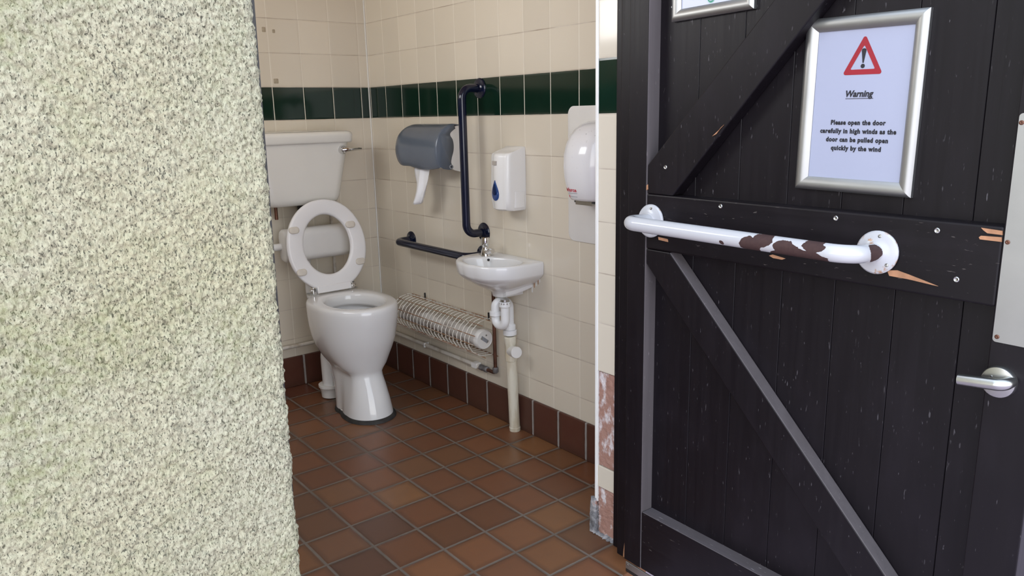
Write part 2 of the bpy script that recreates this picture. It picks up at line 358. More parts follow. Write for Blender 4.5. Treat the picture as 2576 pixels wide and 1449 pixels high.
# tiled reveal of the doorway: tiles survive above .549 and in one short row below
g=G(); YR=-2.0705
g.add(*box(NX,NX+.010,YR,YF,.549,ZC-.01)); g.add(*box(NX,NX+.010,YR,YF,.166,.238))
rev=struct(bevel(g.out('wall_reveal',M['tile_n'],smooth=False),.0025,2))
# ragged plaster left on the brick where tiles have come off
def ragged(name,y0,y1,z0,z1,x,d,mat,ny=10,nz=44,amp=.004,seed=1):
    rg=np.random.default_rng(seed); V=[];F=[]
    for i in range(nz+1):
        for j in range(ny+1):
            V.append((x-d*.5-rg.random()*amp-(d*.5 if 0<j<ny and 0<i<nz else 0)*rg.random(),y0+(y1-y0)*j/ny+(rg.random()-.5)*.003,z0+(z1-z0)*i/nz))
    for i in range(nz):
        for j in range(ny): a=i*(ny+1)+j; F.append((a,a+1,a+ny+2,a+ny+1))
    n=len(V); V+=[(x+.004,v[1],v[2]) for v in V]; F+=[tuple(q+n for q in k)[::-1] for k in F]
    rim=[j for j in range(ny+1)]+[i*(ny+1)+ny for i in range(1,nz+1)]+[nz*(ny+1)+j for j in range(ny-1,-1,-1)]+[i*(ny+1) for i in range(nz-1,0,-1)]
    F+=[(rim[k],rim[(k+1)%len(rim)],rim[(k+1)%len(rim)]+n,rim[k]+n) for k in range(len(rim))]
    return mesh(name,V,F,mat,angle=60)
struct(ragged('trim_2',YR+.002,YF-.010,.240,.547,NX+.009,.004,M['brick'],seed=2))
struct(ragged('trim_3',YR+.002,YF-.010,.002,.164,NX+.009,.006,M['brick'],seed=3))
# white corner bead, broken off above the floor
struct(bevel(mesh('trim_4',*box(NX-.003,NX+.008,YF-.010,YF+.002,.112,ZC-.01),M['trim'],smooth=False),.003,3))
# stump of broken skirting and mortar at the foot of the reveal
rg=np.random.default_rng(5); rings=[]
for k in range(13):
    z=.004+.118*k/12; w=1-.25*(k/12)**3; pts=rrect(0,0,.007*w,.012*w,.004,4)
    rings.append([(NX-.002+p[0]*(1+rg.random()*.35),YF+.004+p[1]*(1+rg.random()*.35),z+(rg.random()-.5)*.004) for p in pts])
struct(mesh('trim_5',*loft(rings),M['mortar'],angle=50))
rg=np.random.default_rng(9); V=[];F=[]  # mortar fillet along the foot of the reveal
for i in range(24):
    y=YF+.002+(YR-.015-YF)*i/23
    for (dx,dz) in ((.02,.0),(-.010,.0),(-.008,.006),(.004,.010),(.02,.010)): V.append((NX+dx+(rg.random()-.5)*.008*(dx<0.01),y,max(0,dz+(rg.random()-.5)*.004)+.0005))
for i in range(23):
    for j in range(4): a=i*5+j; F.append((a,a+1,a+6,a+5))
F+=[(4,3,2,1,0),tuple(range(23*5,23*5+5))]
struct(mesh('trim_6',V,F,M['mortar'],angle=60))
# outside ground
struct(mesh('ground',*box(-14,10,-16,-2.2005,-.2,-.03),M['concrete'],smooth=False))

# ---------------------------------------------------------------- roughcast outside wall (left of the doorway)
def vnoise(x,y,seed):
    rr=np.random.default_rng(seed); tab=rr.random((256,256)); xi=np.floor(x).astype(int); yi=np.floor(y).astype(int); fx=x-xi; fy=y-yi
    fx=fx*fx*(3-2*fx); fy=fy*fy*(3-2*fy); A=lambda i,j: tab[(xi+i)%256,(yi+j)%256]
    return (A(0,0)*(1-fx)+A(1,0)*fx)*(1-fy)+(A(0,1)*(1-fx)+A(1,1)*fx)*fy
def chips(x,y,cell,seed):
    rr=np.random.default_rng(seed); jx=rr.random((512,512)); jy=rr.random((512,512)); jr=rr.random((512,512)); jh=rr.random((512,512))
    X=x/cell; Y=y/cell; xi=np.floor(X).astype(int); yi=np.floor(Y).astype(int); h=np.zeros_like(x)
    for i in (-1,0,1):
        for j in (-1,0,1):
            a=(xi+i)%512; b=(yi+j)%512; dx=X-(xi+i+jx[a,b]); dy=Y-(yi+j+jy[a,b]); R=.35+.55*jr[a,b]
            h=np.maximum(h,(.35+.65*jh[a,b])*np.sqrt(np.maximum(0,1-(dx*dx+dy*dy*.8)/R**2)))
    return h
sf=np.arange(-.60,.0721,.0022); ss=np.concatenate([np.array([-3.2,-2.4,-1.8,-1.3,-.95,-.75,-.66]),sf]); 
zf=np.arange(.27,1.70,.0026); zz=np.concatenate([np.array([-.05,.05,.13,.2]),zf,np.array([1.78,1.9,2.1,2.4,2.7])])
SS,ZZ=np.meshgrid(ss,zz,indexing='ij')
H=.0045*chips(SS,ZZ*.8,.0095,1)+.0034*chips(SS+.3,ZZ*.8+.2,.0056,2)+.003*vnoise(SS*45,ZZ*45,3)+.0045*vnoise(SS*12,ZZ*12,4)+.0012*vnoise(SS*420,ZZ*420,6)
XE=-1.4045-.0085*(1.52-ZZ)-.002; Y0=-2.205; R0=.014
arc=R0*PI/2; sc=SS+.0 # face -> rounded arris -> return
th=np.clip(sc/R0,0,PI/2); back=np.maximum(0,sc-arc)
PX=np.where(sc<0,XE-R0+sc,XE-R0+R0*np.sin(th)); PY=np.where(sc<0,Y0,Y0+R0*(1-np.cos(th))+back)
NXn=np.where(sc<0,0,np.sin(th)); NYn=np.where(sc<0,-1,-np.cos(th))
V=np.stack([PX+NXn*H,PY+NYn*H,ZZ],-1).reshape(-1,3)
n0,n1=SS.shape; idx=np.arange(n0*n1).reshape(n0,n1)
Fq=np.stack([idx[:-1,:-1],idx[1:,:-1],idx[1:,1:],idx[:-1,1:]],-1).reshape(-1,4)
me=bpy.data.meshes.new('wall_outside_left'); me.vertices.add(len(V)); me.vertices.foreach_set('co',V.ravel())
me.loops.add(Fq.size); me.loops.foreach_set('vertex_index',Fq.ravel().astype(np.int32)); me.polygons.add(len(Fq)); me.polygons.foreach_set('loop_start',np.arange(0,Fq.size,4,dtype=np.int32)); 
me.update(calc_edges=True); me.validate(); me.polygons.foreach_set('use_smooth',[True]*len(me.polygons)); me.materials.append(M['harl'])
o=bpy.data.objects.new('wall_outside_left',me); C.objects.link(o); struct(o)

# ---------------------------------------------------------------- door frame
AZ=math.radians(1.7); HX,HY=-.43,-2.18
g=G(); g.add(*box(-.364,-.30,-2.108,-2.0708,0,2.1)); g.add(*box(-.386,-.30,-2.168,-2.1085,0,2.1)); fr=struct(bevel(g.out('trim_7',M['door'],smooth=False),.003,2))
V,F=box(-1.47,-1.384,-2.17,-2.08,0,2.1); V=[(x-(.0135*(1.52-z) if x>-1.4 else 0),y,z) for x,y,z in V]
struct(mesh('trim_8',V,F,M['frameint'],smooth=False)); struct(mesh('trim_9',*box(-1.47,-.30,-2.17,-2.08,2.1,2.18),M['frameint'],smooth=False))
# chewed bare wood at the foot of the frame
V,F=loft([[(-.3875+p[0]*k,-2.150+p[1],.004+z) for p in rrect(0,0,.002,.013*(1-z*9),.001,2)] for z,k in ((0,1),(.03,1.2),(.055,1),(.075,.6))])
struct(mesh('trim_10',V,F,M['wood_bare']))

# ---------------------------------------------------------------- door (local: x along the leaf from the hinge, y into the leaf, z up)
DR=-(PI/2+AZ)
def door_root(name,label,cat): return thing(name,label,cat,(HX,HY,0),DR)
door=bpy.data.objects.new('door_1',None); C.objects.link(door); door.location=(HX,HY,0); door.rotation_euler=(0,0,DR); door['kind']='structure'
DB=.042; DT=.067; ZT=2.05; Z0=.035
jd=[]
def dpart(name,vf,mat,parent=None,**k): return mesh(name,vf[0],vf[1],mat,parent or door,**k)
def dbox(name,b,mat,bev=.003,edge=None,parent=None):
    """box; faces listed in edge (index in box face order) take the paler grey material"""
    V,F=box(*b)
    if edge:
        o=mesh(name,V,F,None,parent or door,smooth=False,mats=[mat,edge[0]],fm=[1 if i in edge[1] else 0 for i in range(6)])
    else: o=mesh(name,V,F,mat,parent or door,smooth=False)
    return bevel(o,bev,2) if bev else o
# vertical boards of the leaf, with open joints
g=G(); xs=[.062,.190,.318,.446,.574,.702,.830,.915]
for i in range(len(xs)-1):
    g.add(*box(xs[i]+(.0006 if i else 0),xs[i+1]-.0006,DB,DT-.002,Z0+.01,ZT-.01))
g.add(*box(.06,.92,DT-.0018,DT,Z0+.02,ZT-.02))
bevel(g.out('board_panel',M['door'],door,smooth=False),.0012,1)
dbox('stile',(0,.065,0,DT,Z0,ZT),M['door'],.002,(M['edge_grey'],(3,)))
dbox('stile',(.898,.985,0,DT,Z0,ZT),M['door'],.002)
dbox('rail',(.0652,.8978,.0025,DT-.001,.968,1.110),M['doorH'],.004)
dbox('rail',(.0652,.8978,.0015,DT-.001,Z0,.213),M['doorH'],.003,(M['edge_greyH'],(1,)))
dbox('rail',(.0652,.8978,.0015,DT-.001,1.93,ZT),M['doorH'],.003)
# braces: upper runs up to the lock side, lower runs down to the lock side
def prism(poly,y0,y1):
    n=len(poly); V=[(x,y0,z) for x,z in poly]+[(x,y1,z) for x,z in poly]; F=[tuple(range(n)),tuple(range(2*n-1,n-1,-1))]+[(i,i+n,(i+1)%n+n,(i+1)%n) for i in range(n)]
    return V,F
V,F=prism([(.0655,.928),(.0655,.967),(.146,.967),(.8975,.222),(.8975,.2135),(.785,.2135)],.003,DB-.0005)
bevel(mesh('brace',V,F,None,door,smooth=False,mats=[M['door'],M['edge_grey']],fm=[0,0,0,0,1,0,0,0]),.003,2)
V,F=prism([(.0655,1.1105),(.0655,1.183),(.80,1.93),(.897,1.93),(.897,1.92),(.150,1.1105)],.003,DB-.0005)
bevel(mesh('brace',V,F,None,door,smooth=False,mats=[M['door'],M['edge_grey']],fm=[0,0,0,0,0,0,0,0]),.003,2)
# chips and splinters of bare wood
def chip(poly,y=.002,t=.0016):
    o=dpart('bare_wood_patch',prism(poly,y-t,y+.002),M['wood_bare'],smooth=False); o['label']='splintered patch of bare orange wood'; return o
chip([(.706,1.004),(.716,.999),(.745,.996),(.797,.989),(.765,1.004),(.735,1.010),(.715,1.012)]) if False else chip([(.703,1.005),(.708,.995),(.745,.994),(.800,.9895),(.772,.9965),(.745,1.003),(.722,1.008)])
chip([(.862,1.105),(.896,1.103),(.897,1.096),(.873,1.0965),(.866,1.101)]); chip([(.860,1.088),(.863,1.091),(.896,1.092),(.897,1.084),(.862,1.0845)])
chip([(.437,.9985),(.445,1.002),(.478,.9975),(.47,.994),(.448,.9945)]); chip([(.108,1.003),(.139,1.001),(.141,.994),(.110,.996)])
V,F=prism([(.268,1.257),(.285,1.270),(.300,1.283),(.291,1.276),(.279,1.262)],.0012,.004); o=dpart('bare_wood_patch',(V,F),M['wood_bare'],smooth=False); o['label']='splintered scrape of bare orange wood'
o=dpart('bare_wood_patch',prism([(.063,1.118),(.069,1.122),(.068,1.134),(.064,1.131)],.0008,.004),M['wood_bare'],smooth=False)
for (x,z,y) in ((.126,1.180,.003),(.299,1.097,.0025),(.588,1.096,.0025),(.788,1.092,.0025),(.830,1.007,.0025),(.104,1.562,DB)):
    V,F=lathe([(.0052,0),(.0052,.0012),(.004,.0022),(.002,.0012),(.0005,.0012)],(x,y,z),(0,-1,0),12); dpart('screw',(V,F),M['steel'])
# lever handle on a round rose
h=dpart('door_handle',lathe([(.0285,0),(.0285,.009),(.0272,.0115),(.0258,.012),(.0005,.012)],(.9215,0,.838),(0,-1,0),40),M['steel'])
P=fillet([(.940,-.004,.8435),(.940,-.036,.8435),(.868,-.036,.835)],.013,8)
dpart('lever',sweep(P,[.0108]*(len(P)-1)+[.0100],18),M['steel'],h)
dpart('grub_screw',lathe([(.0016,0),(.0016,.001),(.0004,.0012)],(.911,-.012,.847),(0,-1,0),10),M['chrome'],h)
# metal guard plate on the lock stile
pl=[(x,z) for x,z in rrect(.943,1.104,.0415,.1965,.006,4)]
kp=dpart('guard_plate',prism(pl,-.0016,-.0001),M['alu'],smooth=False)
for (x,z) in ((.9085,.917),(.907,1.085),(.9060,1.285),(.978,.917),(.978,1.285)):
    dpart('screw',lathe([(.004,0),(.004,.0008),(.002,.0014),(.0004,.0008)],(x,-.0016,z),(0,-1,0),12),M['copper'],kp)
# aluminium weather strip along the foot of the leaf
ws=dpart('weather_strip',box(.012,.98,-.006,.0,.012,.034),M['alu'],smooth=False); bevel(ws,.002,2)
for x in (.02,.5,.95): dpart('screw',lathe([(.003,0),(.003,.0007),(.0004,.0012)],(x,-.006,.026),(0,-1,0),10),M['steel'],ws)
dpart('brush_seal',box(.012,.98,-.004,.0,.001,.012),M['black'],smooth=False)

# ---------------------------------------------------------------- white grab rail on the door
def grab_rail(root,p0,p1,out,rad,frad,tube,flmat,world=True,bend=.055,screwmat=None,n=22):
    p0,p1,out=Vector(p0),Vector(p1),Vector(out); d=out.normalized()
    P=fillet([p0+d*.004,p0+out,p1+out,p1+d*.004],bend,12)
    part('tube',sweep(P,rad,n,False),tube,root,world)
    for p in (p0,p1):
        fl=part('flange',lathe([(frad,.0),(frad,.003),(frad*.93,.0065),(frad*.72,.0085),(rad*1.25,.0095),(rad*1.08,.012),(rad*1.0,.0125)],p,d,36),flmat,root,world)
        if screwmat:
            e1=d.cross(Vector((0,0,1))).normalized(); e2=d.cross(e1)
            for a in (math.radians(20),math.radians(140),math.radians(260)):
                q=p+e1*(frad*.78*math.cos(a))+e2*(frad*.78*math.sin(a))+d*.0068
                part('screw',lathe([(.0035,0),(.0035,.0022),(.0015,.0026),(.0004,.0018)],q,d,10),screwmat,root,world,parent=fl)
gr=door_root('grab_rail','white painted metal grab rail with chipped brown patches on dark door','grab rail')
grab_rail(gr,(.083,0,1.042),(.681,0,1.038),(0,-.098,.006),.0178,.0425,M['rail'],M['flange'],False,.045,M['steel'])

# ---------------------------------------------------------------- framed signs on the door
def sign_frame(root,cx,cz,w,h,rot,y0):
    prof=[(0,0),(0,.009),(.003,.0125),(.009,.0145),(.016,.0135),(.023,.0095),(.0268,.0055),(.0268,.003)]
    R=Matrix.Rotation(rot,3,'Y')
    def tr(x,y,z): q=R@Vector((x,0,z)); return (cx+q.x,y0-y,cz+q.z)
    g=G()
    corners=[(-1,-1),(1,-1),(1,1),(-1,1)]
    for k in range(4):
        a=corners[k]; b=corners[(k+1)%4]; V=[]
        for t,y in prof:
            V.append(tr(a[0]*(w/2-t),y,a[1]*(h/2-t))); V.append(tr(b[0]*(w/2-t),y,b[1]*(h/2-t)))
        g.add(V,[(2*i,2*i+1,2*i+3,2*i+2) for i in range(len(prof)-1)])
    V=[tr(-w/2,0,-h/2),tr(w/2,0,-h/2),tr(w/2,0,h/2),tr(-w/2,0,h/2)]; g.add(V,[(0,1,2,3)])
    o=g.out('frame',M['alu'],root,angle=38)
    t=.0262; V=[tr(sx*(w/2-t),y,sz*(h/2-t)) for y in (.002,.0035) for sx,sz in corners]
    mesh('poster',V,[(0,1,2,3)[::-1],(4,5,6,7),(0,1,5,4),(1,2,6,5),(2,3,7,6),(3,0,4,7)],M['sheet'],root,smooth=False)
    return tr
def lettering(root,tr,s,x,z,width,size,bold,y=.0042,space=1.1,shear=0,mat=None,name='lettering'):
    V,F=text_mesh(s,size,bold,.0001,space,shear); a=np.array(V); a[:,0]-=(a[:,0].min()+a[:,0].max())/2
    k=width/(a[:,0].max()-a[:,0].min()); V=[tr(x+p[0]*k,y-.0002+(p[2]>0)*.0003,z+p[1]) for p in a]
    return mesh(name,V,F,mat or M['ink'],root,smooth=False)
SX,SZ=.598,1.3185
sg=door_root('framed_sign','silver framed warning sign about opening the door in high winds','sign')
tr=sign_frame(sg,SX,SZ,.249,.345,math.radians(.9),DB-.0005)
def lx(x,z): return x-SX,z-SZ
# warning triangle
def rpoly(pts,rad,seg=5):
    P=[Vector((p[0],p[1],0)) for p in pts]; P=[(P[-1]+P[0])/2]+P+[(P[-1]+P[0])/2]; return [(v.x,v.y) for v in fillet(P,rad,seg)][:-1]
def flat(name,poly,tr,y,mat,root,t=.0003):
    n=len(poly); V=[tr(p[0],y,p[1]) for p in poly]+[tr(p[0],y+t,p[1]) for p in poly]
    return mesh(name,V,[tuple(range(n,2*n)),tuple(range(n))[::-1]]+[(i,(i+1)%n,(i+1)%n+n,i+n) for i in range(n)],mat,root,smooth=False)
tx,tz=.0015,.081
O=rpoly([(tx-.0415,tz-.0215),(tx+.0415,tz-.0215),(tx,tz+.0545)],.004); I=rpoly([(tx-.0255,tz-.0115),(tx+.0255,tz-.0115),(tx,tz+.0345)],.0015)
n=len(O); V=[tr(p[0],.0040,p[1]) for p in O]+[tr(p[0],.0040,p[1]) for p in I]+[tr(p[0],.0037,p[1]) for p in O]
mesh('warning_triangle',V,[(i,(i+1)%n,(i+1)%n+n,i+n) for i in range(n)]+[(i,(i+1)%n,(i+1)%n+2*n,i+2*n) for i in range(n)],M['red'],sg,smooth=False)
ex=[(tx-.0046,tz+.0235),(tx-.0040,tz+.0265),(tx-.0015,tz+.0280),(tx+.0018,tz+.0280),(tx+.0042,tz+.0265),(tx+.0048,tz+.0235),(tx+.0012,tz+.0005),(tx-.0010,tz+.0005)]
flat('exclamation_mark',ex,tr,.0038,M['ink'],sg)
flat('exclamation_mark',[(tx+.0042*math.cos(a),tz-.0053+.0042*math.sin(a)) for a in [2*PI*k/20 for k in range(20)]],tr,.0038,M['ink'],sg)
BO=.0011
lettering(sg,tr,'Warning',0,.0172,  .0575,.0175,.00055,shear=.22,space=1.0)
x0=-.0288; flat('underline',[(x0,.0132),(x0+.0576,.0132),(x0+.0576,.0142),(x0,.0142)],tr,.0038,M['ink'],sg)
for s,z,w in (('Please open the door',-.0372,.115),('carefully in high winds as the',-.0542,.160),('door can be pulled open',-.0712,.131),('quickly by the wind',-.0882,.106)):
    lettering(sg,tr,s,.0015,z,w,.0125,.00062,space=1.15)
# second sign, cut by the top of the picture
s2=door_root('framed_sign','silver framed notice with round green emblem, above left of the warning sign','sign')
tr2=sign_frame(s2,.2235,1.7005,.236,.345,math.radians(-1.0),DB-.0005)
ex0,ez0=-.0035,-.1315
flat('emblem',[(ex0+.0115*math.cos(a),ez0+.0125*math.sin(a)) for a in [2*PI*k/36 for k in range(36)]],tr2,.0037,M['greenl'],s2)
em=flat('emblem_disc',[(ex0+.0098*math.cos(a),ez0+.0108*math.sin(a)) for a in [2*PI*k/36 for k in range(36)]],tr2,.0040,M['greenp'],s2)
flat('emblem_figure',[(ex0-.004,ez0-.0085),(ex0-.0015,ez0-.0055),(ex0,ez0-.009),(ex0+.002,ez0-.0055),(ex0+.0045,ez0-.008),(ex0+.005,ez0-.001),(ex0+.007,ez0+.002),(ex0+.003,ez0+.003),(ex0,ez0+.001),(ex0-.003,ez0+.004),(ex0-.0065,ez0+.003),(ex0-.0048,ez0-.001)],tr2,.0043,M['sheet'],s2)

# ---------------------------------------------------------------- toilet pan
CX=-.42
tp=thing('toilet','white toilet pan with raised seat, standing on red tiles in room corner','toilet',(CX,-.52,0))
NS=64
def ring(z,yc,hx,lf,lb,eb=.72,ef=1.0,waist=0,wy=-.500,ww=.030,cx=CX,zf=None,tap=0):
    out=[]
    for k in range(NS):
        a=2*PI*k/NS; c,s=math.cos(a),math.sin(a); e=ef if s<0 else eb
        if s>=0: x=hx*math.copysign(abs(c)**eb,c); y=yc+lb*abs(s)**eb
        else: x=hx*math.copysign(abs(c)**ef,c); y=yc-lf*abs(s)**ef
        if tap and y>yc: x*=1-tap*(y-yc)/lb
        if waist: x*=1-waist*math.exp(-((y-wy)/ww)**2)
        out.append((cx+x,y,z if zf is None else zf(x,y)))
    return out
rg_=[]
# pedestal and bowl, bottom to top
for z,yc,hx,lf,lb,w,tp_ in ((.006,-.60,.104,.113,.228,.10,.02),(.03,-.60,.102,.110,.226,.12,0),(.09,-.598,.092,.098,.230,.09,-.10),(.15,-.595,.081,.080,.240,.05,-.28),(.185,-.588,.0755,.070,.248,.03,-.38),
        (.204,-.580,.078,.072,.252,.05,-.36),(.218,-.568,.092,.088,.256,.03,-.18),(.240,-.555,.113,.112,.260,.02,0),(.275,-.54,.133,.139,.262,0,0),(.315,-.53,.152,.168,.262,0,0),(.36,-.525,.166,.191,.258,0,0),(.41,-.52,.1745,.209,.253,0,0),(.46,-.52,.179,.221,.25,0,0),(.495,-.52,.1800,.2265,.25,0,0),(.508,-.52,.179,.226,.249,0,0),(.517,-.52,.1745,.2215,.244,0,0),(.521,-.52,.167,.214,.237,0,0)):
    rg_.append(ring(z,yc,hx,lf,lb,waist=w,tap=tp_))
# rim top and inside of the bowl
for z,yc,hx,lf,lb in ((.5205,-.53,.134,.170,.175),(.518,-.53,.127,.163,.167),(.508,-.53,.121,.157,.161),(.475,-.53,.117,.154,.157),(.466,-.53,.120,.157,.160),(.464,-.53,.134,.171,.170),(.456,-.53,.139,.175,.174),(.42,-.53,.130,.162,.160),(.37,-.52,.10,.125,.12),(.32,-.50,.07,.085,.09),(.29,-.48,.04,.05,.05)):
    rg_.append(ring(z,yc,hx,lf,lb,eb=.9))
part('pan',loft(rg_),M['ceramic'],tp,angle=70)
part('pan_bed',loft([ring(.0005,-.60,.116,.128,.226,waist=.10,tap=.03),ring(.010,-.60,.112,.124,.224,waist=.1,tap=.03),ring(.0155,-.60,.107,.115,.218,waist=.14,tap=.03)]),M['mastic'],tp)
# fixing notches beside the waist
for s in (-1,1):
    o=part('fixing_lug',loft([[(CX+s*(.078+p[0]),-.500+p[1],z) for p in rrect(0,0,.013*k,.015*k,.007,4)] for z,k in ((.006,1),(.018,.95),(.023,.6))]),M['ceramic'],tp)
    part('fixing_hole_dark',lathe([(.005,0),(.005,.001),(.003,.0015),(.001,.0015)],(CX+s*.084,-.500,.0225),(0,0,1),12),M['black'],tp,parent=o)  # flat black disc painted as the dark inside the fixing hole
# soil outlet behind the pan
P=fillet([(CX-.01,-.34,.235),(CX-.02,-.268,.235),(CX-.024,-.262,.02)],.05,10)
so=part('soil_outlet',sweep(P,[.046]*(len(P)-1)+[.040],24),M['ceramic'],tp)
part('outlet_collar',lathe([(.048,.005),(.050,.03),(.056,.05),(.060,.055),(.060,.066),(.054,.068),(.044,.066)],(CX-.024,-.262,0),(0,0,1),32,True),M['oplastic'],tp,parent=so)
# seat ring, raised
SA=math.atan2(.075,.42); sv=Vector((0,math.sin(SA),math.cos(SA))); sn=Vector((0,-math.cos(SA),math.sin(SA))); s0=Vector((CX+.012,-.288,.523))
def sp(x,v,d): return s0+Vector((x,0,0))+sv*v+sn*d
NSE=72
def sring(a,bt,bb,vc,ex=1.0):
    out=[]
    for k in range(NSE):
        t=2*PI*k/NSE; c,s=math.cos(t),math.sin(t); b=bt if s>0 else bb
        out.append((a*math.copysign(abs(c)**ex,c),vc+b*math.copysign(abs(s)**ex,s)))
    return out
so_,si_=sring(.196,.222,.205,.209,.97),sring(.117,.143,.137,.218,1.0)
rings=[]
for t,d in ((0,.004),(0,.012),(.06,.0185),(.15,.020),(.85,.020),(.95,.017),(1,.010),(1,.003),(.94,0),(.06,0)):
    rings.append([sp(so_[k][0]*(1-t)+si_[k][0]*t,so_[k][1]*(1-t)+si_[k][1]*t,d) for k in range(NSE)])
seat=part('seat',loft(rings,closed=True),M['seat'],tp,angle=60)
V=[sp(x,v,d) for x,v,d in [(x,v,d) for x in (-.085,.085) for v,d in ((.0,.0),(.0,.024),(.034,.024),(.034,.0))]]
o=part('hinge_bar',(V,[(0,1,2,3),(7,6,5,4),(0,4,5,1),(1,5,6,2),(2,6,7,3),(3,7,4,0)]),M['seat'],tp,parent=seat); bevel(o,.004,3)
for x,v in ((-.154,.302),(.126,.300),(-.148,.108),(.150,.120)):
    rings=[]
    for k_,d in ((1,.019),(1,.0245),(.85,.0275),(.5,.0285)):
        rings.append([sp(x+p[0]*k_,v+p[1]*k_,d) for p in rrect(0,0,.024,.0155,.0145,6)])
    part('bumper',loft(rings),M['bumper'],tp,parent=seat)
for s in (-1,1):
    hb=part('hinge',box(CX+.012+s*.098-.010,CX+.012+s*.098+.010,-.302,-.272,.522,.556),M['chrome'],tp,smooth=False); bevel(hb,.004,3)
    part('hinge_plate',box(CX+.012+s*.098-.026,CX+.012+s*.098+.020,-.300,-.262,.5205,.5275),M['steel'],tp,smooth=False)
    part('hinge_pin',sweep([(CX+.012+s*.083,-.287,.541),(CX+.012+s*.116,-.287,.541)],.006,12),M['chrome'],tp)

# ---------------------------------------------------------------- cistern
ci=thing('cistern','cream white toilet cistern with chrome lever fixed to back wall','cistern',(-.46,-.1,.92)); cc=-.46
def cring(z,hx,y0,rad,inset=0): return [(cc+p[0],p[1],z) for p in rrect(0,(y0-.004)/2,hx,(-.004-y0)/2,rad,8)]
body=[]
for z,hx,y0 in ((.921,.150,-.150),(.924,.166,-.165),(.935,.178,-.177),(.955,.186,-.183),(1.00,.195,-.187),(1.08,.211,-.193),(1.16,.228,-.198),(1.205,.2385,-.201)):
    body.append(cring(z,hx,y0,.045))
part('tank',loft(body),M['cistern'],ci,angle=60)
lid=[]
for z,hx,y0 in ((1.204,.245,-.206),(1.206,.249,-.210),(1.212,.251,-.212),(1.236,.2535,-.2145),(1.247,.252,-.213),(1.253,.247,-.208),(1.257,.235,-.196),(1.262,.15,-.15)):
    lid.append(cring(z,hx,y0,.03))
part('lid',loft(lid),M['cistern'],ci,angle=60)
lv=part('flush_lever',lathe([(.021,0),(.021,.004),(.0185,.010),(.0175,.020),(.013,.027),(.001,.029)],(-.268,-.1985,1.170),(0,-1,0),28),M['chrome'],ci)
P=[(-.271,-.213,1.171),(-.255,-.222,1.172),(-.225,-.226,1.172),(-.182,-.227,1.171)]
V,F=sweep(P,[.0165,.0150,.0120,.0060],14); V=[(x,y,1.1715+(z-1.1715)*.75) for x,y,z in V]; part('lever_arm',(V,F),M['chrome'],ci,parent=lv)
fpp=part('flush_pipe',sweep(fillet([(-.42,-.036,.912),(-.42,-.036,.43),(-.42,-.285,.43)],.06,10),.018,18),M['wplastic'],tp)
part('collar',lathe([(.022,0),(.024,.004),(.024,.030),(.020,.034)],(-.42,-.036,.880),(0,0,1),20),M['black'],tp,parent=fpp)
sp_=tag(mesh('supply_pipe',*sweep([(-.268,-.022,.214),(-.268,-.022,.90),(-.268,-.05,.915),(-.268,-.09,.925)],.008,12),M['ppipe']),'thin painted pipe rising up the back wall behind the raised toilet seat','pipe')
ov=tag(mesh('overflow_pipe',*sweep([(-.562,-.06,.930),(-.562,-.06,.855)],.008,12),M['copper']),'short brown pipe stub under the left end of the cistern','pipe')
# padded back support
bs=thing('back_support','white padded backrest on a rail behind the raised toilet seat','backrest',(-.405,-.08,.73))
rings=[]
for x,k in ((-.566,.80),(-.563,.92),(-.555,1),(-.238,1),(-.229,.92),(-.226,.80)):
    rings.append([(x,-.108+p[0]*k*(1),.733+p[1]*k) for p in rrect(0,0,.043,.078,.034,8)])
part('pad',loft(rings),M['oplastic'],bs,angle=60)
part('rail',sweep(fillet([(-.30,-.088,.728),(-.80,-.088,.728),(-.80,-.004,.728)],.03,8),.017,18),M['wplastic'],bs)
part('bracket',box(-.33,-.29,-.068,-.002,.70,.755),M['wplastic'],bs,smooth=False)
# old adhesive marks on the back wall
for (x,z,w,h,lab) in ((-.519,1.718,.0085,.011,'small beige adhesive mark on back wall tiles, nearest the roughcast wall'),(-.473,1.713,.0065,.008,'tiny beige adhesive mark on back wall, right of the similar mark'),(-.482,1.491,.0115,.011,'square beige adhesive mark just above the green tile band')):
    V,F=loft([[(x+p[0]*k,y,z+p[1]*k) for p in rrect(0,0,w,h,.003,3)] for y,k in ((.0005,1),(-.0012,1),(-.0016,.85))]); tag(mesh('adhesive_mark',V,F,M['residue']),lab,'stain',None)

# ---------------------------------------------------------------- hand basin
bx=-.008; bas=thing('hand_basin','small white wall-hung hand basin with tap, above plastic trap','basin',(0,-1.1625,.60))
YC=-1.163
def bring(z,proj,half,flat,rc=.10,x0=-.002,n=14,bow=.018):
    """plan outline: straight back at wall, square ends, rounded bowed front"""
    pts=[]; rc=min(rc,proj*.75,half*.9)
    def add(x,y): pts.append((x,y,z))
    for k in range(9): add(x0,YC-half+2*half*k/8)           # back edge
    for k in range(1,7): add(x0-(proj-rc)*k/6,YC+half)      # left end
    for k in range(1,n+1):
        a=PI/2*k/n; add(x0-(proj-rc)-rc*math.sin(a),YC+half-rc+rc*math.cos(a))
    m=10
    for k in range(1,m+1):
        t=k/m; y=YC+half-rc-2*(half-rc)*t; add(x0-proj-bow*math.sin(PI*t)*(half-rc)/.08,y)
    for k in range(1,n+1):
        a=PI/2*(1-k/n); add(x0-(proj-rc)-rc*math.sin(a),YC-half+rc-rc*math.cos(a))
    for k in range(5,0,-1): add(x0-(proj-rc)*k/6,YC-half)
    return pts
rings=[]
for z in (.598,.608,.616): rings.append(bring(z,.112+(z-.598)*.25,.041+(z-.598)*.2,0,.042,bow=.004))
for k in range(1,15):
    q=k/14; gq=1-(1-q)**1.4; rings.append(bring(.618+.084*q,.117+.121*gq,.046+.126*gq,0,.046+.088*gq,bow=.004+.008*gq))
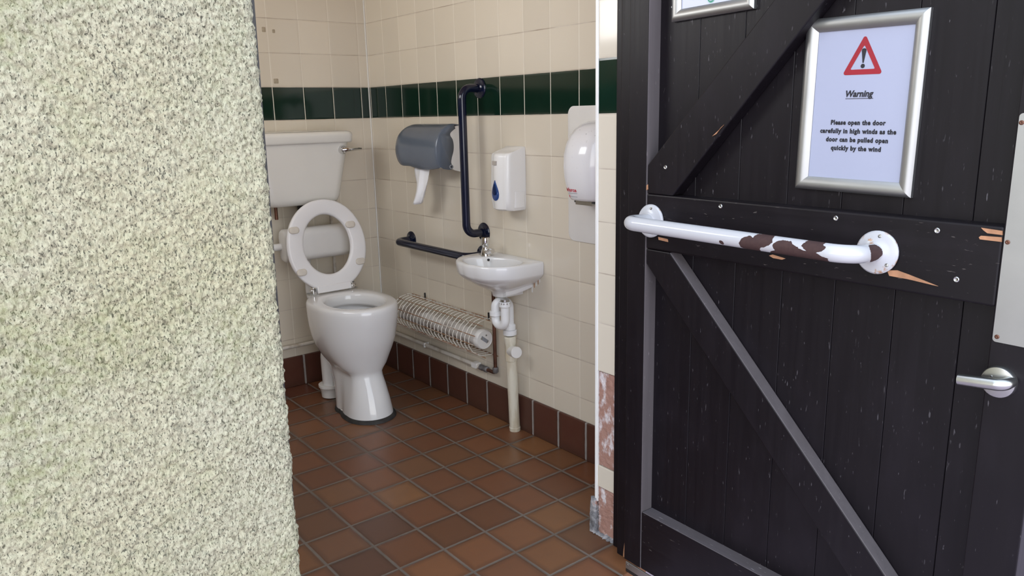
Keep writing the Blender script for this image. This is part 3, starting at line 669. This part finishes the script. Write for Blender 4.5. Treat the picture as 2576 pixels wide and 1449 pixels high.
for z,pj,hf,rc in ((.738,.244,.1735,.135),(.746,.242,.172,.134),(.750,.237,.168,.130)): rings.append(bring(z,pj,hf,0,rc,bow=.012))
nb=len(rings[0])
# inner bowl: outline interpolated from the rim to the bowl lip by angle about the bowl centre
bc=(-.145,-1.19)
lip=[(-.194,-1.066),(-.165,-1.060),(-.138,-1.068),(-.105,-1.095),(-.072,-1.140),(-.056,-1.19),(-.052,-1.25),(-.066,-1.288),(-.105,-1.306),(-.155,-1.309),(-.192,-1.293),(-.218,-1.255),(-.229,-1.20),(-.226,-1.13),(-.214,-1.086)]
ang=sorted([(math.atan2(p[1]-bc[1],p[0]-bc[0]),math.hypot(p[0]-bc[0],p[1]-bc[1])) for p in lip])
aa=np.array([a for a,_ in ang]); ar=np.array([q for _,q in ang]); aa=np.concatenate([aa-2*PI,aa,aa+2*PI]); ar=np.tile(ar,3)
top=rings[-1]
def inner(k,z):
    out=[]
    for p in top:
        a=math.atan2(p[1]-bc[1],p[0]-bc[0]); out.append((bc[0]+k*np.interp(a,aa,ar)*math.cos(a)+(1-k)*.02,bc[1]+k*np.interp(a,aa,ar)*math.sin(a),z))
    return out
for k,z in ((1.03,.7495),(1.0,.7475),(.97,.742),(.92,.728),(.86,.705),(.76,.682),(.58,.662),(.35,.650),(.12,.646)): rings.append(inner(k,z))
part('bowl',loft(rings),M['ceramic'],bas,angle=70)
# moulded bracket under the bowl to the wall
rings=[[(x,YC-.012+p[0]*w,zc+p[1]) for p in rrect(0,0,.035,h,.012,5)] for x,w,zc,h in ((-.001,2.6,.665,.036),(-.03,2.4,.658,.038),(-.06,1.7,.642,.036),(-.10,1.2,.622,.022))]
part('bracket',loft(rings),M['ceramic'],bas)
part('overflow_hole',lathe([(.0055,0),(.0055,.0015),(.003,.0016),(.0005,.0006)],(-.104,-1.112,.741),(-.4,-.6,.5),14),M['black'],bas)
for (y,z0,z1,w,mm) in ((-1.262,.600,.690,.006,'scale'),(-1.276,.625,.692,.0035,'rust'),(-1.288,.635,.694,.005,'scale'),(-1.300,.645,.694,.003,'rust'),(-1.309,.655,.695,.004,'scale')):
    V,F=loft([[(x,y+p[0]*k,(z0+z1)/2+p[1]*k) for p in rrect(0,0,w,(z1-z0)/2,w,4)] for x,k in ((-.0003,.7),(-.0009,.6),(-.0012,.35))]); part('lime_streak' if mm=='scale' else 'rust_streak',(V,F),M['trim'] if mm=='scale' else M['wood_bare'],bas)
# chrome press tap
TX,TY=-.085,-1.068
tap=part('tap',lathe([(.022,.0),(.0225,.004),(.0205,.008),(.018,.022),(.0145,.028),(.0135,.034),(.0135,.040)],(TX,TY,.750),(0,0,1),28),M['chrome'],bas)
V,F=sweep([(TX,TY,.764),(TX-.005,TY-.028,.771),(TX-.009,TY-.052,.778),(TX-.010,TY-.062,.779)],[.012,.0115,.0105,.010],16); part('spout',(V,F),M['chrome'],bas,parent=tap)
part('push_head',lathe([(.0125,.035),(.0155,.041),(.0172,.046),(.0174,.070),(.0162,.075),(.013,.0775),(.001,.078)],(TX,TY,.750),(0,0,1),28),M['chrome'],bas,parent=tap)

# ---------------------------------------------------------------- trap and waste pipe
tr_=thing('waste_trap','white plastic trap under the basin joining a cream waste pipe to the floor','waste pipe',(-.06,-1.18,0))
A=(-.110,-1.222); B=(-.112,-1.160); Cc=(-.060,-1.186)
def nut(x,y,z,h,rad): return lathe([(rad*.9,0),(rad,.002),(rad,h-.002),(rad*.9,h)],(x,y,z),(0,0,1),12)
P=fillet([(A[0],A[1],.595),(A[0],A[1],.482),(B[0],B[1],.482),(B[0],B[1],.534)],.031,10)
part('trap_bend',sweep(P,.0178,20),M['trapw'],tr_)
P=fillet([(B[0],B[1],.530),(B[0],B[1],.577),(Cc[0],Cc[1],.577),(Cc[0],Cc[1],.43)],.028,10)
part('swan_neck',sweep(P,.0178,20),M['trapw'],tr_)
part('nut',nut(A[0],A[1],.566,.022,.0245),M['trapw'],tr_); part('nut',nut(B[0],B[1],.518,.020,.0245),M['trapw'],tr_); part('nut',nut(Cc[0],Cc[1],.432,.022,.0285),M['trapw'],tr_)
part('coupling',lathe([(.021,0),(.0245,.003),(.0245,.02),(.0185,.026)],(Cc[0],Cc[1],.454),(0,0,1),24),M['trapw'],tr_)
part('tail',lathe([(.024,0),(.024,.006),(.018,.010),(.018,.018)],(A[0],A[1],.579),(0,0,1),20),M['steel'],tr_)
wt=Vector((-.060,-1.186,.428)); wb=Vector((-.034,-1.172,.001)); d=(wb-wt).normalized(); L=(wb-wt).length
wp=part('waste_pipe',lathe([(.0225,0),(.0225,L-.018),(.0245,L-.016),(.0235,L)],wt,d,28),M['waste'],tr_)
part('tee',lathe([(.0215,.004),(.0255,.006),(.0260,.030),(.0240,.034),(.0240,.078),(.0258,.082),(.0258,.106),(.0235,.108)],wt,d,28),M['waste'],tr_,parent=wp)
br=wt+d*.066; bd=Vector((-.30,-.95,.16)).normalized()
part('branch_cap',lathe([(.0225,.0),(.0225,.050),(.0240,.052),(.0240,.066),(.0225,.068),(.001,.068)],br,bd,28),M['oplastic'],tr_,parent=wp)

# ---------------------------------------------------------------- pipes along the walls
cp=thing('water_pipe','brown copper pipe rising beside the waste pipe to the basin','pipe',(-.014,-1.0,.2))
P=fillet([(-.016,-.955,.213),(-.016,-1.020,.213),(-.016,-1.020,.60)],.016,8)
part('riser',sweep(P,.0078,14),M['copper'],cp)
part('compression_joint',lathe([(.009,0),(.0135,.004),(.0135,.02),(.011,.024),(.011,.034),(.0135,.038),(.0135,.054),(.009,.058)],(-.016,-.905,.213),(0,-1,0),10),M['joint'],cp)
part('elbow',lathe([(.010,-.012),(.0125,-.008),(.0125,.010),(.010,.014)],(-.016,-1.020,.226),(0,0,1),14),M['joint'],cp)
wpp=thing('water_pipe','white painted pipe running low along right and back walls','pipe',(-.016,-.4,.2))
P=fillet([(-.016,-.905,.213),(-.016,-.022,.213),(-.95,-.022,.213)],.02,8); part('run',sweep(P,.0095,14),M['ppipe'],wpp)
V,F=loft([[(x,-.872+p[0],.214+p[1]) for p in rrect(0,0,.020,.012,.005,4)] for x in (-.001,-.022,-.028)]); part('clip',(V,F),M['wplastic'],wpp)
for y in (-.45,): part('clip',box(-.027,-.001,y-.004,y+.004,.202,.224),M['wplastic'],wpp)

# ---------------------------------------------------------------- tubular heater in a wire guard
HY0,HY1=-.345,-1.005; hx,hz=-.062,.372
ht=thing('tubular_heater','tubular heater under the navy rail behind a rusty white wire guard','heater',(hx,-.67,hz))
tb=part('heater_tube',lathe([(.030,0),(.0335,.004),(.0335,-HY1+HY0-.005)] if False else [(.035,0),(.0385,.004),(.0385,.652),(.035,.655)],(hx,HY0,hz),(0,-1,0),28),M['htube'],ht)
ec=part('end_cap',lathe([(.0435,0),(.0435,.022),(.040,.027),(.039,.027),(.037,.024),(.001,.024)],(hx,HY0-.640,hz),(0,-1,0),32),M['oplastic'],ht)
V,F=box(-.021,.021,0,.0015,-.0075,.0075); R=Matrix.Rotation(math.radians(38),3,'Y'); V=[tuple(R@Vector(v)+Vector((hx,HY0-.6655,hz))) for v in V]; part('label_plate',(V,F),M['greyt'],ht,parent=ec,smooth=False)
for dx,dz in ((-.016,.008),(.016,-.012),(.01,.018)): part('screw',lathe([(.004,0),(.004,.002),(.001,.003)],(hx+dx,HY0-.664,hz+dz),(0,-1,0),10),M['steel'],ht,parent=ec)
for y in (HY0-.07,HY0-.60): part('bracket',box(hx+.02,-.001,y-.012,y+.012,hz-.016,hz+.016),M['oplastic'],ht,smooth=False)
def garc(y,k=1.0):
    out=[]; top,bot=.452,.292; cz=(top+bot)/2; hh=(top-bot)/2
    P=[(-.002,top-.004),(-.030,top+.002),(-.072,top-.006),(-.108,cz+.048),(-.128,cz+.012),(-.128,cz-.022),(-.106,bot+.024),(-.064,bot+.002),(-.002,bot-.002)]
    P=fillet([(x,y,z) for x,z in P],.022,4); return P
ga=thing('wire_guard','rusty white wire guard cage over the tubular heater, fixed to wall','guard',(-.06,-.67,.37))
rg=np.random.default_rng(3)
for k in range(23):
    y=HY0+.02-.030*k; part('wire_hoop',sweep([(x,y+(rg.random()-.5)*.002,z) for x,_,z in garc(y)],.0017,6),M['hoop'],ga)
for (x,z) in ((-.004,.4495),(-.040,.4545),(-.083,.440),(-.123,.402),(-.1295,.364),(-.112,.322),(-.070,.2945),(-.004,.2885)):
    part('long_wire',sweep([(x,HY0+.025,z),(x,HY1-.02,z)],.0019,6),M['wire'],ga)
for y in (HY0-.10,HY1+.04):
    part('lug',sweep([(-.003,y,.44),(-.004,y,.474)],.004,8),M['black'],ga)

# ---------------------------------------------------------------- navy grab rails
nv=thing('grab_rail','vertical navy blue grab rail left of the soap dispenser','grab rail',(0,-.945,1.12))
grab_rail(nv,(0,-.947,1.423),(0,-.947,.826),(-.092,0,0),.0172,.041,M['navy'],M['navy'],True,.055)
nh=thing('grab_rail','horizontal navy blue grab rail running behind the hand basin','grab rail',(0,-.63,.725))
grab_rail(nh,(0,-.342,.726),(0,-.935,.726),(-.088,0,0),.0172,.041,M['navy'],M['navy'],True,.055)

# ---------------------------------------------------------------- soap dispenser
sd=thing('soap_dispenser','white wall soap dispenser with blue teardrop window above the basin','soap dispenser',(0,-1.178,.95)); sy=-1.178
def dring(z,dep,hw,rc=.03,x0=-.001,bow=.014):
    pts=[(x0,sy+hw,z)]; 
    rc=min(rc,dep*.6)
    for k in range(5): pts.append((x0-(dep-rc)*(k+1)/5,sy+hw,z))
    for k in range(1,9): a=PI/2*k/8; pts.append((x0-(dep-rc)-rc*math.sin(a),sy+hw-rc+rc*math.cos(a),z))
    for k in range(1,9): t=k/8; pts.append((x0-dep-bow*math.sin(PI*t),sy+hw-rc-2*(hw-rc)*t,z))
    for k in range(1,9): a=PI/2*(1-k/8); pts.append((x0-(dep-rc)-rc*math.sin(a),sy-hw+rc-rc*math.cos(a),z))
    for k in range(5,-1,-1): pts.append((x0-(dep-rc)*k/5,sy-hw,z))
    return pts
rings=[dring(z,d_,h_,.022,bow=.010) for z,d_,h_ in ((.944,.055,.045),(.946,.080,.050),(.953,.092,.053),(.985,.096,.0555),(1.06,.096,.0565),(1.155,.092,.0565),(1.166,.089,.056),(1.172,.082,.055))]
top_=[(x,y,1.172+.020*max(0,1+x/.082)) for x,y,z in rings[-1]]
rings[-1]=[(x,y,1.170+.022*max(0,1+x/.075)) for x,y,z in rings[-1]]; rings.append([((x+.03)*.7-.03,(y-sy)*.86+sy,z+.002) for x,y,z in rings[-1]])
part('housing',loft(rings),M['wplastic'],sd,angle=50)
part('lower_housing',loft([[(-.001-p[0]-.03,sy+p[1],z) for p in rrect(0,0,.029,.058,.01,4)] for z in (.958,.962,1.01,1.02)]),M['wplastic'],sd)
def tear(k,x,n=40):
    pts=[]
    for i in range(n):
        a=2*PI*i/n; w=.0225*k*math.sin(a)*math.sin(a/2)**1.3 ; z=.040*k*math.cos(a)
        pts.append((x,sy+w*1.2+.003,1.026+z+(0 if k==1 else .004)))
    return pts
o=part('window',loft([tear(1,-.098),tear(1,-.1085),tear(.9,-.1105)]),M['blue'],sd)
part('button',loft([tear(.55,-.109),tear(.55,-.114),tear(.4,-.1155)]),M['bluedk'],sd,parent=o)
part('level_label',box(-.1085,-.098,sy-.006,sy+.018,1.125,1.140),M['grey'],sd,smooth=False)

# ---------------------------------------------------------------- twin toilet roll dispenser
rd=thing('toilet_roll_dispenser','smoky grey twin toilet roll dispenser with paper hanging, on right wall','toilet roll dispenser',(0,-.62,1.08))
def rprof(k,y,grow=0):
    P=[(-.004,1.279),(-.045,1.282),(-.085,1.268),(-.118,1.236),(-.134,1.190),(-.136,1.150),(-.128,1.115),(-.118,1.098)]
    c=(-.05,1.185); return [(c[0]+(x-c[0])*k if x<-.01 else x,y,c[1]+(z-c[1])*k) for x,z in P]
def spline(P,sub_):
    P=[Vector(p) for p in P]; Q=[P[0]*2-P[1]]+P+[P[-1]*2-P[-2]]; out=[]
    for i in range(1,len(Q)-2):
        for j in range(sub_):
            t=j/sub_; a,b,c,d=Q[i-1:i+3]; out.append(.5*((2*b)+(c-a)*t+(2*a-5*b+4*c-d)*t*t+(3*b-a-3*c+d)*t**3))
    out.append(P[-1]); return out
def rshell(y0,y1,n=44):
    outer=[]; 
    for i in range(n+1):
        t=(i/n)**1.5 if i<n*.8 else (.8**1.5+(1-.8**1.5)*(1-(1-(i/n-.8)/.2)**2)); y=y0+(y1-y0)*t; e=min(1,t/.22); k=1-.42*(1-math.sqrt(max(0,1-(1-e)**2))); e2_=min(1,(1-t)/.04); k*=1-.055*(1-math.sqrt(max(0,1-(1-e2_)**2)))
        pr=rprof(k,y); fl=spline(pr,5); 
        zb=1.098+(-.010*math.sin(PI*min(1,max(0,(t-.35)/.65)))); fl=[(p.x,p.y,p.z+(zb-1.098)*max(0,(1.15-p.z)/.05) if p.z<1.15 else p.z) for p in fl]
        if t>.93: pass
        outer.append(fl)
    return outer
R_=rshell(-.425,-.802); m=len(R_[0])
V=[p for q in R_ for p in q]; F=[(i*m+j,i*m+j+1,(i+1)*m+j+1,(i+1)*m+j) for i in range(len(R_)-1) for j in range(m-1)]
# left end closed, right edge waved back
nV=len(V); V.append((-.004,-.43,1.12)); F+=[(j,j+1,nV) for j in range(m-1)]
l0=(len(R_)-1)*m; last=[l0+j for j in range(m) if V[l0+j][0]<-.030]; nb_=len(V); ye=-.802
wave=[(-.098,1.094),(-.072,1.089),(-.056,1.090),(-.050,1.100),(-.058,1.118),(-.054,1.140),(-.045,1.165),(-.042,1.19),(-.046,1.215),(-.057,1.232),(-.056,1.244),(-.040,1.256),(-.030,1.262)]
wave=[(p.x,p.z) for p in spline([(x,0,z) for x,z in wave],4)]
V+=[(x,ye,z) for x,z in wave]; F.append(tuple(last+[nb_+k for k in range(len(wave))]))
cv=part('cover',(V,F),M['smoky'],rd,angle=60); sm=cv.modifiers.new('thick','SOLIDIFY'); sm.thickness=.003; sm.offset=-1
part('base_plate',loft([[(x,-.615+p[0]*k,1.182+p[1]*k) for p in rrect(0,0,.183,.096,.02,5)] for x,k in ((-.001,1),(-.014,1),(-.018,.97))]),M['wplastic'],rd)
V=[(-.002,-.790,1.276),(-.062,-.790,1.265),(-.066,-.790,1.235),(-.060,-.790,1.19),(-.066,-.790,1.13),(-.066,-.790,1.10),(-.04,-.790,1.085),(-.002,-.790,1.075)]; n=len(V)
V+=[(x,y-.010,z) for x,y,z in V]; part('end_plate',(V,[tuple(range(n)),tuple(range(2*n-1,n-1,-1))]+[(i,i+n,(i+1)%n+n,(i+1)%n) for i in range(n)]),M['wplastic'],rd,smooth=False)
part('lock_ring',lathe([(.009,0),(.0095,.004),(.006,.005),(.0055,.001)],(-.061,-.8035,1.101),(-.15,-.98,.05),20,False),M['greyt'],rd)
for y0,y1 in ((-.46,-.56),(-.63,-.73)):
    part('roll',lathe([(.022,0),(.052,.0),(.054,.003),(.054,.097),(.052,.10),(.022,.10)],(-.068,y0,1.18),(0,-1,0),32),M['paper'],rd)
# hanging paper
nx,nz=14,26; V=[];F=[]
for i in range(nz+1):
    t=i/nz
    for j in range(nx+1):
        s=j/nx; w=.135*(1-.28*t-.10*math.sin(PI*min(1,max(0,(t-.4)/.6))))
        y=-.560-.004-w*s+.030*max(0,t-.55)+.012*math.sin(6*t+.6)*t
        x=-.098+.010*math.sin(9*s+2.2*t)*(.25+t)+.006*math.sin(21*s+3*t)*t-.01*t; V.append((x,y,1.118-.186*t-.006*math.sin(5*s)*(t>.98)))
for i in range(nz):
    for j in range(nx): a=i*(nx+1)+j; F.append((a,a+1,a+nx+2,a+nx+1))
o=part('paper_tail',(V,F),M['paper'],rd,angle=80); o['label']='white toilet paper hanging down'; m_=o.modifiers.new('thick','SOLIDIFY'); m_.thickness=.0006

# ---------------------------------------------------------------- hand dryer on its backing panel
bp=tag(mesh('backing_panel',*loft([[(x,-1.640+p[0]*k,1.097+p[1]*k) for p in rrect(0,0,.155,.243,.030,8)] for x,k in ((-.0005,1),(-.0045,1),(-.006,.985))]),M['oplastic']),'white rounded backing panel on right wall behind the hand dryer','panel')
dy=thing('hand_dryer','scuffed white dome hand dryer with red lettering beside the door','hand dryer',(-.006,-1.645,1.02)); yc=-1.655
rings=[]; ND=40
prof=[(.000,0,1.020),(.0,.78,1.021),(.02,.90,1.024),(.12,.985,1.034),(.3,1.0,1.055),(.5,.985,1.12),(.7,.93,1.175),(.85,.80,1.222),(.93,.66,1.25),(.98,.45,1.275),(1.0,.2,1.288),(1.0,.02,1.29)]
def drg(z,hw,dep):
    pts=[(-.0065,yc+hw,z)]
    for k in range(ND+1):
        a=PI*k/ND; c,s=math.cos(a),math.sin(a); pts.append((-.010-dep*abs(s)**.72,yc+hw*math.copysign(abs(c)**.8,c),z))
    pts.append((-.0065,yc-hw,z)); return pts
for z,hw,dp in ((1.019,.082,.105),(1.021,.088,.116),(1.030,.093,.124),(1.060,.100,.136),(1.100,.1065,.146),(1.140,.109,.149),(1.175,.1085,.146),(1.21,.104,.136),(1.240,.094,.118),(1.262,.080,.096),(1.278,.060,.070),(1.287,.036,.042),(1.2905,.010,.015)):
    rings.append(drg(z,hw*.97,dp*.86))
part('cover',loft(rings),M['dryer'],dy,angle=60)
part('outlet',box(-.100,-.055,yc-.05,yc+.03,1.006,1.0195),M['steel'],dy,smooth=False)
for y in (yc+.036,yc-.055): part('foot_tab',box(-.092,-.078,y-.008,y+.008,1.012,1.0195),M['black'],dy,smooth=False)
# lettering wrapped round the dryer front
def dryer_surface(y,z):
    zs=[q[0][2] for q in rings]; k=max(0,min(len(rings)-2,int(np.searchsorted(zs,z))-1)); tt=(z-zs[k])/(zs[k+1]-zs[k])
    def at(q):
        ys=np.array([p[1] for p in q[1:-1]])[::-1]; xs_=np.array([p[0] for p in q[1:-1]])[::-1]; return np.interp(y,ys,xs_)
    return at(rings[k])*(1-tt)+at(rings[k+1])*tt
def wrap(s,yl,z,width,size,bold,mat,sp=1.0,name='lettering'):
    V,F=text_mesh(s,size,bold,.00005,sp); a=np.array(V); a[:,0]-=a[:,0].min(); k=width/a[:,0].max(); out=[]
    for p in a:
        y=yl-p[0]*k; zz_=z+p[1]; out.append((dryer_surface(y,zz_)-.0006-(.0003 if p[2]>0 else 0),y,zz_))
    part(name,(out,F),mat,dy,smooth=False)
wrap('airforce',-1.590,1.052,.068,.019,.0004,M['redt'])
wrap('HIGH SPEED HAND DRYER',-1.577,1.0445,.056,.0042,.0001,M['greyt']) if False else None
part('emblem',([(dryer_surface(y,z)-d_,y,z) for d_ in (.0003,.001) for y,z in ((-1.604,1.030),(-1.610,1.030),(-1.610,1.038),(-1.604,1.038))],[(0,1,2,3),(4,7,6,5),(0,4,5,1),(1,5,6,2),(2,6,7,3),(3,7,4,0)]),M['redt'],dy,smooth=False)

for (y0,y1,z0,z1) in ((-1.606,-1.658,1.0458,1.0470),(-1.618,-1.655,1.0338,1.0350)):
    ys_=[y0+(y1-y0)*k/12 for k in range(13)]; V=[(dryer_surface(y,z)-d_,y,z) for d_ in (.0003,.0008) for z in (z0,z1) for y in ys_]
    F=[(26+k,27+k,40+k,39+k) for k in range(12)]+[(k,k+13,k+14,k+1) for k in range(12)]
    part('small_print',(V,F),M['greyt'],dy,smooth=False)
